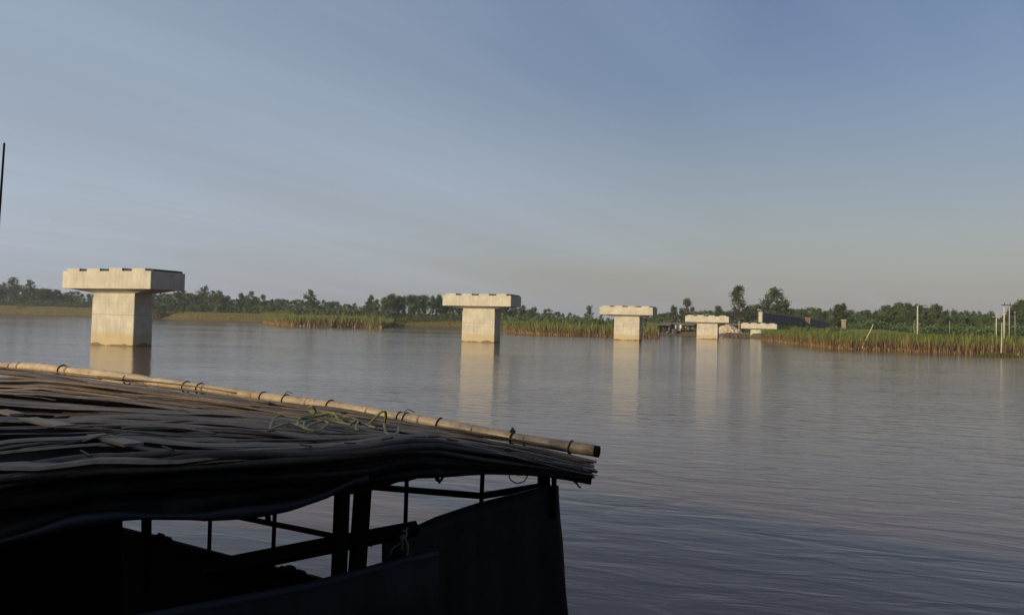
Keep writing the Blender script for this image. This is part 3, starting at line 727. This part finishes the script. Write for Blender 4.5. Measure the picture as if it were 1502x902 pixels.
def stones(name, px0, px1, depth, n, hmax, label, seed, ms):
    rr = random.Random(seed); b = MB()
    x0, x1 = X(px0, depth), X(px1, depth)
    for k in range(n):
        u = rr.random(); q = rr.random(); hgt = hmax * (math.sin(math.pi * min(1, .1 + u)) ** .5) * math.sin(math.pi * .5 * q)
        c = Vector((lerp(x0, x1, u), depth + q * 5 - 2, .15 + hgt + rr.uniform(-.1, .25))); s_ = rr.uniform(.25, .75)
        P = []
        rz = rr.uniform(0, 6.28)
        for dz in (-.5, .5):
            for dx, dy in ((-.5, -.5), (.5, -.5), (.5, .5), (-.5, .5)):
                vv = Vector((dx, dy, dz)) * s_ + Vector((rr.uniform(-.2, .2), rr.uniform(-.2, .2), rr.uniform(-.2, .2))) * s_
                P.append(c + Vector((vv.x * math.cos(rz) - vv.y * math.sin(rz), vv.x * math.sin(rz) + vv.y * math.cos(rz), vv.z * .8)))
        b.hexa(P)
    tag(b.build(name, M[ms]), label, 'stones', kind='stuff')
stones('stone_heap', 1057, 1092, 216, 1600, 2.7, 'heap of pale broken stone on the shore between the fourth and fifth piers', 5, 'stone')
stones('stone_scatter', 1060, 1105, 206, 400, .6, 'scattered dark stones at the water below the stone heap', 6, 'bark')

# ------------------------------------------------------------------ the boat in the foreground
FAR = [(-420, 500, 8.6), (-150, 523, 7.05), (0, 540, 6.2), (60, 542, 5.9), (150, 556, 5.5), (300, 574, 4.9), (400, 588, 4.6), (520, 607, 4.25), (706, 640, 3.9), (800, 653, 3.78), (868, 669, 3.7)]
NEAR = [(-420, 800, 1.95), (-150, 735, 2.1), (0, 706, 2.2), (150, 682, 2.27), (300, 672, 2.34), (450, 668, 2.45), (530, 662, 2.52), (590, 652, 2.6), (640, 652, 2.72), (700, 663, 2.95), (780, 676, 3.22), (868, 692, 3.45)]
U0, U1 = -420.0, 868.0
def thin(u): return 1 - .65 * sm((u - .6) / .35)
def roofP(u, v, dz=0.0):
    px = lerp(U0, U1, u)
    fy, fd = interp(FAR, px); ny, nd = interp(NEAR, px)
    a, b_ = W(px, fy, fd), W(px, ny, nd)
    p = a.lerp(b_, v); return p + Vector((0, 0, dz - 0.035 * math.sin(math.pi * v) - .008 * (1 - v)))
boat = empty('country_boat', (-2.2, 4.0, 0)); tag(boat, 'dark wooden river boat with a bamboo-matted roof filling the lower left foreground', 'boat')
bl = boat.location.copy()
def bo(mb, name, m, parent=None, smooth=False, bevel=0.0):
    """child of the boat (or of one of its parts), built from world coordinates"""
    mb.v = [tuple(Vector(p) - bl) for p in mb.v]
    o = mb.build(name, m, parent or boat, smooth, bevel); return o
UTH = [(-420, .115), (560, .115), (650, .085), (750, .055), (868, .026)]
# roof underlay: dark mat with thickness
rows_t = [[roofP(u / 60, v / 14, -0.03 - .045 * (interp(UTH, lerp(U0, U1, u / 60)) - .026) / .089 + 0.012 * noise.noise(Vector((u * .5, v * .6, 0)))) for u in range(61)] for v in range(15)]
b = MB(); b.grid(rows_t); roof = bo(b, 'roof', M['blackwood'], smooth=True)
s_ = roof.modifiers.new('s', 'SOLIDIFY'); s_.thickness = 0.014; s_.offset = 1
# cane strips, laid lengthwise in bundles that wander and overlap
rs = random.Random(17)
nb = 15
for bi in range(nb):
    vb = (bi + .5) / nb
    ph = rs.uniform(0, 6.28); ph2 = rs.uniform(0, 6.28); amp = rs.uniform(.018, .06)
    k = rs.choice([2, 3, 3, 4, 5])
    for j in range(k):
        off = (j - (k - 1) / 2) * (1.0 / nb) / k * .80
        lift = rs.uniform(-.012, .022) + (0.016 if bi % 2 else 0)
        wd = rs.uniform(.016, .046); tw = rs.uniform(-.02, .02)
        ua = rs.choice([0, 0, 0, rs.uniform(.3, .6)]); ub = 1 + rs.uniform(-.012, .006) if rs.random() < .8 else rs.uniform(.7, .97)
        pts = []; 
        for i in range(33):
            u = lerp(ua, ub, i / 32)
            v = \
                vb + off * (1 + .35 * math.sin(u * 9 + ph2)) + amp * math.sin(u * (7 + (bi * 5) % 6) + ph) * (1 - .8 * sm((u - .75) / .25)) + tw * (u - .5)
            v = max(0.012, min(.995, v))
            pts.append(roofP(u, v, (lift - .005) * thin(u) + .014 * math.sin(u * 13 + ph2 + bi) + .004 * math.sin(u * 41 + j)))
        b = MB(); wz = rs.uniform(.13, .30)
        b.tube(pts, lambda t, wd=wd, j=j, ua=ua, ub=ub: wd * (1 - .45 * sm((lerp(ua, ub, t) - .6) / .35)) * (1 + .08 * math.sin(t * 40 + j)), 6, wz)
        bo(b, 'cane_strip', M['strip'], roof, smooth=rs.random() < .35)
# near edge rolls: rounder canes forming the lip
for k, (dv, dz, rd) in enumerate(((.998, -.020, .015), (.994, -.002, .017), (.984, .008, .015), (.972, .006, .016))):
    pts = [roofP(i / 40 * (1 - .004 * k), dv + .0035 * math.sin(i * .37 + k * 1.7), dz + .006 * math.sin(i * .5 + k * 2)) for i in range(41)]
    b = MB(); b.tube(pts, lambda t, rd=rd: rd * (1 - .4 * sm((t - .7) / .3)) * (1 + .16 * math.sin(t * 30 + rd * 900)), 8, .75); bo(b, 'edge_cane', M['lipcane'], roof, smooth=True)
for k in range(6):
    pts = [roofP(i / 44 * (1 - .005 * (k % 3)), .985 - .006 * (k % 2) + .003 * math.sin(i * .4 + k), -(.022 + .0186 * k) * interp(UTH, lerp(U0, U1, i / 44)) / .115 - .008 + .004 * math.sin(i * .8 + k * 2) * (1 - i / 50)) for i in range(45)]
    b = MB(); b.tube(pts, lambda t, k=k: .013 * (1 + .15 * math.sin(t * 30 + k)) * (1 - .55 * sm((t - .7) / .3)), 6); bo(b, 'under_cane', M['darkcane'], roof, smooth=True)
# pale bamboo pole on the far edge, in two lengths
PL = [(-420, 492, 8.6), (-150, 518, 7.05), (0, 537, 6.2), (60, 539, 5.9), (150, 551, 5.5), (300, 571, 4.9), (400, 585, 4.6), (520, 603, 4.25), (640, 624, 4.02), (750, 645, 3.86), (878, 665, 3.7)]
def poleP(px): y_, d_ = interp(PL, px); return W(px, y_, d_) + Vector((0, 0, .008 * sm((px - 350) / 200)))
def bamboo_rad(px): return (1 + .05 * math.sin(px * .031) + .03 * math.sin(px * .083)) * lerp(.032, .027, max(0, min(1, px / 878)))
for (x0, x1, dzz) in ((-420, 148, 0.0), (118, 872, 0.012)):
    n = 44; pts = []; rad = []
    for i in range(n + 1):
        px = lerp(x0, x1, i / n); p = poleP(px) + Vector((0, 0, dzz * (1 if x0 > 0 and i < 6 else .2))); pts.append(p); rad.append(bamboo_rad(px))
    b = MB(); b.tube(pts, rad, 12); pole_o = bo(b, 'edge_pole', M['bamboo'], roof, smooth=True)
    # nodes: slim rings
    xs_ = [x0 + 40, 30, 100] if x0 < 0 else [215, 300, 372, 452, 540, 616, 694, 770, 836]
    for px in xs_:
        p, q = poleP(px - 1.5), poleP(px + 1.5); r = bamboo_rad(px)
        b = MB(); b.tube([p, (p + q) / 2, q], [r * 1.01, r * 1.12, r * 1.01], 12); 
        bo(b, 'bamboo_node', M['node'], roof, smooth=True)
# dark open end of the pole
a, c = poleP(872.3), poleP(879); b = MB(); b.tube([a, c], .0275, 12); bo(b, 'pole_end', M['blackwood'], roof)
# wire ties round the pole
for px in (90, 186, 272, 292, 384, 417, 482, 583, 592, 641, 748, 833):
    p = poleP(px); t = (poleP(px + 4) - poleP(px - 4)).normalized(); up = Vector((0, 0, 1)); s2 = t.cross(up).normalized(); up = s2.cross(t)
    r = bamboo_rad(px) * 1.12; thick = .0055 if px in (748, 186, 90) else .0038
    pts = [p + s2 * math.cos(an) * r + up * math.sin(an) * r * 1.05 + t * (.012 * math.sin(an * .5 + 1) + .02 * an / 6.28) for an in [k * 2 * math.pi / 16 for k in range(17)]]
    b = MB(); b.tube(pts, thick, 5)
    if px in (417, 592): b.tube([p + up * r, p + up * (r + .02) + t * .02, p + up * (r + .012) + t * .065], .0025, 5)
    if px == 748: b.tube([p + up * r, p + up * (r + .02) + t * .008, p + up * (r + .002) + t * .02], .008, 6)
    bo(b, 'wire_tie', M['wire'], roof, smooth=True)
# wire ties across the near lip
for px in (118, 238, 440, 505, 560, 628, 655, 740):
    pts = []
    for k in range(9):
        v = lerp(.95, .995, k / 8); u = (px + k * 2 - U0) / (U1 - U0); pts.append(roofP(u, v, .028))
    b = MB(); b.tube(pts, .003, 5); bo(b, 'wire_tie', M['wire'], roof, smooth=True)
# tarpaulin hanging from the near lip
LOWER = [(-420, 880), (-150, 830), (0, 800), (60, 785), (110, 770), (180, 762), (300, 763), (380, 755), (430, 748), (480, 731), (515, 713), (545, 706), (600, 703), (650, 702), (750, 695), (810, 697), (868, 701)]
rows = []
for k in range(9):
    r = []
    for i in range(91):
        px = lerp(U0, U1, i / 90); ny, nd = interp(NEAR, px); lo = interp(LOWER, px) - (4 if px > 600 else 0); t = k / 8
        y_ = lerp(ny + 3, lo, t ** .9); d_ = nd + .045 - .02 * t + .010 * math.sin(i * .33 + t * 9) * t + .012 * math.sin(t * 17 + i * .12) + .012 * noise.noise(Vector((i * .25, t * 3, 2)))
        r.append(W(px, y_, d_))
    rows.append(r)
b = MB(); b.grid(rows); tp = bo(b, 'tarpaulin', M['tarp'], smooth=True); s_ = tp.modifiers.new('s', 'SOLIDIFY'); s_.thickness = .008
# rolled hem of the tarpaulin
pts = [W(px, interp(LOWER, px) - 5, interp(NEAR, px)[1] + .0) for px in range(-420, 560, 20)]
b = MB(); b.tube(pts, lambda t: .014 + .006 * math.sin(t * 25), 7); bo(b, 'tarpaulin_hem', M['raillight'], tp, smooth=True)

def beam(name, pa, pb, r, m='blackwood', square=False, parent=None, mids=()):
    b = MB(); b.tube([W(*pa)] + [W(*q) for q in mids] + [W(*pb)], r, 4 if square else 8); return bo(b, name, M[m], parent)
# posts
beam('post', (503, 695, 2.62), (496, 872, 2.62), .027, square=True)
beam('post', (534, 690, 2.68), (521, 880, 2.68), .031, square=True)
beam('post', (215, 740, 3.0), (214, 870, 3.0), .02, square=True)
beam('post', (798, 672, 3.72), (797, 760, 3.72), .03)
beam('stanchion', (813, 685, 3.7), (812, 760, 3.7), .012)
beam('stanchion', (597, 690, 4.05), (594, 790, 4.05), .011)
beam('stanchion', (708, 690, 3.88), (705, 760, 3.88), .011)
beam('stanchion', (404, 730, 4.55), (399, 850, 4.55), .0125)
beam('stanchion', (309, 740, 4.85), (306, 830, 4.85), .013)
# rails on the far side and across
beam('rail', (300, 748, 4.9), (545, 797, 4.2), .017)
beam('rail', (520, 712, 4.25), (706, 727, 3.88), .017, mids=[(620, 720, 4.03)])
beam('rail', (706, 727, 3.88), (806, 711, 3.76), .017)
beam('cross_beam', (300, 836, 2.42), (610, 775, 2.88), .030, square=True, mids=[(450, 806, 2.6)])
# end panel: sheet with upright folds
TOPP = [(560, 792, 2.80), (590, 779, 2.87), (640, 757, 3.05), (700, 737, 3.27), (760, 722, 3.52), (800, 712, 3.70), (816, 711, 3.75)]
RIGHTX = [(711, 816), (740, 817), (780, 820), (800, 823), (860, 826), (880, 829), (905, 831), (1200, 845)]
rows = []
for k in range(13):
    r = []
    for i in range(49):
        px = lerp(560, 816, i / 48); ty, td = interp(TOPP, px); bt = 1150
        y_ = lerp(ty, bt, (k / 12) ** 1.2)
        px2 = px + (interp(RIGHTX, y_) - 816) * ((i / 48) ** 6)
        r.append(W(px2, y_, td + .006 * math.sin(i * .8) * min(1, k / 3) + .014 * noise.noise(Vector((i * .3, k * .5, 0)))))
    rows.append(r)
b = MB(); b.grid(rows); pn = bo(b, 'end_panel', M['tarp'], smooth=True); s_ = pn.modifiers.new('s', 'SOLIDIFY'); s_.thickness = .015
# near plank and side sheet below it
NB = [(-300, 990, 1.9), (120, 925, 2.1), (280, 895, 2.26), (450, 862, 2.5), (560, 832, 2.7), (622, 815, 2.84), (640, 812, 2.88)]
rows = []
for k in range(7):
    rows.append([W(px, lerp(interp(NB, px)[0], 1250, k / 6), interp(NB, px)[1]) for px in range(-300, 641, 20)])
b = MB(); b.grid(rows); o = bo(b, 'side_sheet', M['tarp'], smooth=True); s_ = o.modifiers.new('s', 'SOLIDIFY'); s_.thickness = .015
b = MB(); b.tube([W(px, interp(NB, px)[0], interp(NB, px)[1]) for px in range(-300, 641, 47)], .017, 7); bo(b, 'side_rail', M['raillight'], smooth=True)
# curtain closing the left of the cabin
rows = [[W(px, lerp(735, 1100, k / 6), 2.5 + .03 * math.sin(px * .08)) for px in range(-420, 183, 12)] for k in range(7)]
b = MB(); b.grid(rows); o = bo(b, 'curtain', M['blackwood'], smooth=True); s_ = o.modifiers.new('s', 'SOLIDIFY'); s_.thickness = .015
# hull: far wall with gunwale, floor, near wall
GUN = [(-420, 700, 8.6), (0, 733, 6.3), (180, 779, 5.4), (300, 811, 4.9), (380, 832, 4.65), (460, 851, 4.4), (560, 880, 4.15), (700, 915, 3.9), (860, 960, 3.7)]
gp = [W(px, *interp(GUN, px)) for px in range(-420, 861, 40)]
rows = [[p + Vector((0, .0, 0)) for p in gp], [p + Vector((.02, .03, -.03)) for p in gp], [Vector((p.x - .05, p.y - .12, .25)) for p in gp], [Vector((p.x - .25, p.y - .45, -.25)) for p in gp]]
rows += [[Vector((p.x - .9, p.y - 1.3, -.3)) for p in gp], [Vector((p.x - 1.1, p.y - 1.75, .3)) for p in gp], [Vector((p.x - 1.15, p.y - 1.85, .75)) for p in gp]]
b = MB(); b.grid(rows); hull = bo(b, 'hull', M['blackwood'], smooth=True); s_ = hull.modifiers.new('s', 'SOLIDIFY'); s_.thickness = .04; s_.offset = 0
b = MB(); b.tube([p + Vector((0, 0, .0)) for p in gp], .028, 6); bo(b, 'gunwale', M['blackwood'], hull)
# lumps of wet rope and sacking on the gunwale
for (xa, xb) in ((222, 252), (408, 446)):
    b = MB()
    for k in range(16):
        px = rs.uniform(xa, xb); y_, d_ = interp(GUN, px); c = W(px, y_ - rs.uniform(0, 6 if xa < 300 else 9) * math.sin(math.pi * (px - xa) / (xb - xa)), d_ - .02); r = rs.uniform(.014, .03)
        b.tube([c + Vector((-r * 1.3, 0, 0)), c + Vector((-r * .5, 0, .2 * r)), c + Vector((r * .6, 0, 0)), c + Vector((r * 1.3, 0, 0))], [r * .3, r, r * .9, r * .2], 7)
    for v_ in range(len(b.v)): pass
    tag(b.build('wet_sacking', M['blackwood'], smooth=True), 'small dark lump of sacking on the boat gunwale ' + ('near the left post' if xa < 300 else 'below the cross beam'), 'sacking')
# dangling bits under the roof
def strand(pts, r, name, label, cat, m):
    b = MB(); b.tube([W(*p) for p in pts], r, 6); o = b.build(name, M[m], smooth=True); tag(o, label, cat); return o
def curve(pts, n=8):
    out = []
    P = [pts[0]] + list(pts) + [pts[-1]]
    for i in range(1, len(P) - 2):
        for k in range(n):
            t = k / n; a, b_, c, d = P[i - 1], P[i], P[i + 1], P[i + 2]
            out.append(tuple(.5 * (2 * b_[m] + (c[m] - a[m]) * t + (2 * a[m] - 5 * b_[m] + 4 * c[m] - d[m]) * t * t + (3 * b_[m] - a[m] - 3 * c[m] + d[m]) * t ** 3) for m in range(3)))
    out.append(tuple(pts[-1])); return out
b = MB(); b.tube([W(*p) for p in curve([(747, 694, 3.3), (748, 702, 3.3), (757, 708, 3.3), (768, 706, 3.3), (774, 697, 3.3)])], .0026, 5); bo(b, 'wire_loop', M['wire'], roof, smooth=True)
b = MB(); b.tube([W(*p) for p in curve([(854, 700, 3.5), (846, 705, 3.5), (848, 712, 3.5), (852, 715, 3.5)])], .004, 5); b.tube([W(841, 706, 3.5), W(847, 710, 3.5)], .003, 5); bo(b, 'wire_loop', M['wire'], roof, smooth=True)
b = MB(); b.tube([W(393, 756, 3.2), W(394, 765, 3.2), W(397, 762, 3.2)], [.012, .014, .003], 5); bo(b, 'loose_flap', M['blackwood'], roof)
b = MB(); b.tube([W(640, 700, 3.0), W(645, 706, 3.0), W(650, 700, 3.0)], [.01, .01, .004], 5); bo(b, 'loose_flap', M['blackwood'], roof)

# yellow-green rope tangled on the roof: points given on the roof surface
def on_roof(px, py, dz=.02):
    # find v at which the roof surface meets this line of sight
    lo, hi = 0.0, 1.0; u = (px - U0) / (U1 - U0)
    for _ in range(24):
        m_ = (lo + hi) / 2; p = roofP(u, m_, .03); r = ray(px, py); t = p.y / r.y
        if EYE + r.z * t < p.z: hi = m_ if False else hi; lo = m_
        else: hi = m_
    return roofP(u, (lo + hi) / 2, .03 + dz)
def rope_pts(raw):
    out = []
    P = [tuple(W(p[0], p[1], on_roof(p[0], max(p[1], interp(FAR, p[0])[0] + 9), 0).y - .22 - p[2] * 3)) for p in raw]
    return [Vector(q) for q in curve(P, 7)]
# pale cross battens seen in the gaps, and loose slivers lying across the strips
for (xa, ya, xb, yb, wdt) in ((40, 614, 96, 625, .035), (140, 638, 196, 652, .03), (0, 602, 26, 608, .03)):
    a, c = on_roof(xa, ya, .0), on_roof(xb, yb, .0); d = (c - a); s2 = Vector((-d.y, d.x, 0)).normalized() * wdt; z_ = Vector((0, 0, .005))
    b = MB(); b.hexa([a - s2 - z_, c - s2 - z_, c + s2 - z_, a + s2 - z_, a - s2 + z_, c - s2 + z_, c + s2 + z_, a + s2 + z_]); bo(b, 'cross_batten', M['batten'], roof)
for k in range(34):
    u0, v0 = rs.uniform(.28, .85), rs.uniform(.03, .93); ln = rs.uniform(.06, .3); dv = rs.uniform(-.10, .10); bow = rs.uniform(0, .02)
    pts = [roofP(min(1, u0 + ln * i / 12), max(.02, min(.97, v0 + dv * i / 12)), .030 * thin(u0) + bow * math.sin(math.pi * i / 12)) for i in range(13)]
    b = MB(); b.tube(pts, rs.uniform(.004, .013), 5, .4); bo(b, 'cane_sliver', M['strip'], roof, smooth=True)
RP = [(396, 631, .012), (399, 620, .02), (408, 610, .02), (425, 611, .012), (445, 613, .012), (462, 611, .012), (480, 607, .02), (490, 606, .02), (497, 616, .012), (512, 622, .01), (525, 616, .02), (522, 628, .01), (526, 631, .01)]
RP2 = [(394, 631, .012), (408, 625, .01), (424, 621, .01), (440, 624, .01), (452, 630, .01), (466, 632, .01), (476, 626, .01), (481, 620, .015), (466, 616, .01), (448, 618, .01), (447, 628, .01), (458, 622, .02), (478, 617, .01), (500, 620, .01), (515, 623, .01)]
RP3 = [(438, 622, .01), (437, 617, .015), (446, 611, .015), (464, 609, .02), (482, 605, .02), (490, 609, .02)]
RP4 = [(497, 612, .012), (508, 611, .02), (520, 614, .02), (530, 620, .01), (543, 625, .01), (551, 627, .01)]
RP5 = [(530, 621, .01), (540, 622, .01), (551, 612, .03), (558, 605, .05), (565, 604, .06), (566, 612, .03), (564, 622, .01), (566, 634, .01), (574, 639, .01), (583, 634, .01), (585, 626, .01)]
RP6 = [(452, 598, .03), (458, 596, .04), (463, 603, .02), (455, 603, .02), (461, 607, .02)]
rope = MB()
for raw in (RP, RP2, RP3, RP4, RP5, RP6): rope.tube(rope_pts(raw), .0056, 6)
tag(rope.build('rope', M['rope'], smooth=True), 'tangled thin yellow-green rope lying on the bamboo roof of the boat', 'rope')
# grey cord knotted on the corner of the end panel
cord = MB()
for raw in ([(586, 776, 2.84), (592, 786, 2.82), (598, 800, 2.82), (597, 818, 2.82)], [(598, 774, 2.84), (590, 786, 2.81), (586, 797, 2.82), (576, 804, 2.82), (571, 814, 2.82)], [(584, 782, 2.83), (591, 778, 2.81), (597, 783, 2.82), (590, 789, 2.80), (585, 784, 2.82)], [(590, 787, 2.81), (590, 806, 2.82)]):
    cord.tube([W(*p) for p in curve(raw)], .0045, 6)
tag(cord.build('cord', M['whiterope'], smooth=True), 'short grey cord knotted over the corner where the cross beam meets the end panel', 'cord')
# punting pole at the left edge
a, c = W(-30, 735, 6.0), W(6.4, 210, 6.0)
root = empty('punting_pole', a); tag(root, 'thin dark pole leaning up past the left edge of the view', 'pole')
b = MB(); b.tube([Vector(), (c - a) / 2, c - a], [.012, .010, .0075], 8); b.build('shaft', M['blackwood'], root, smooth=True)

# unseen tall grass added on the levee crest to soften its shadow edge
def lv(rr):
    x = rr.uniform(-26, 6); return Vector((x, rr.uniform(-6.2, -5.0), crest(x) - .05))
grass('bank_grass', lv, 9000, 1.05, 'unseen tall grass added on the shading levee to soften its shadow', 41, (0.10, 0.12, 0.04), .32)
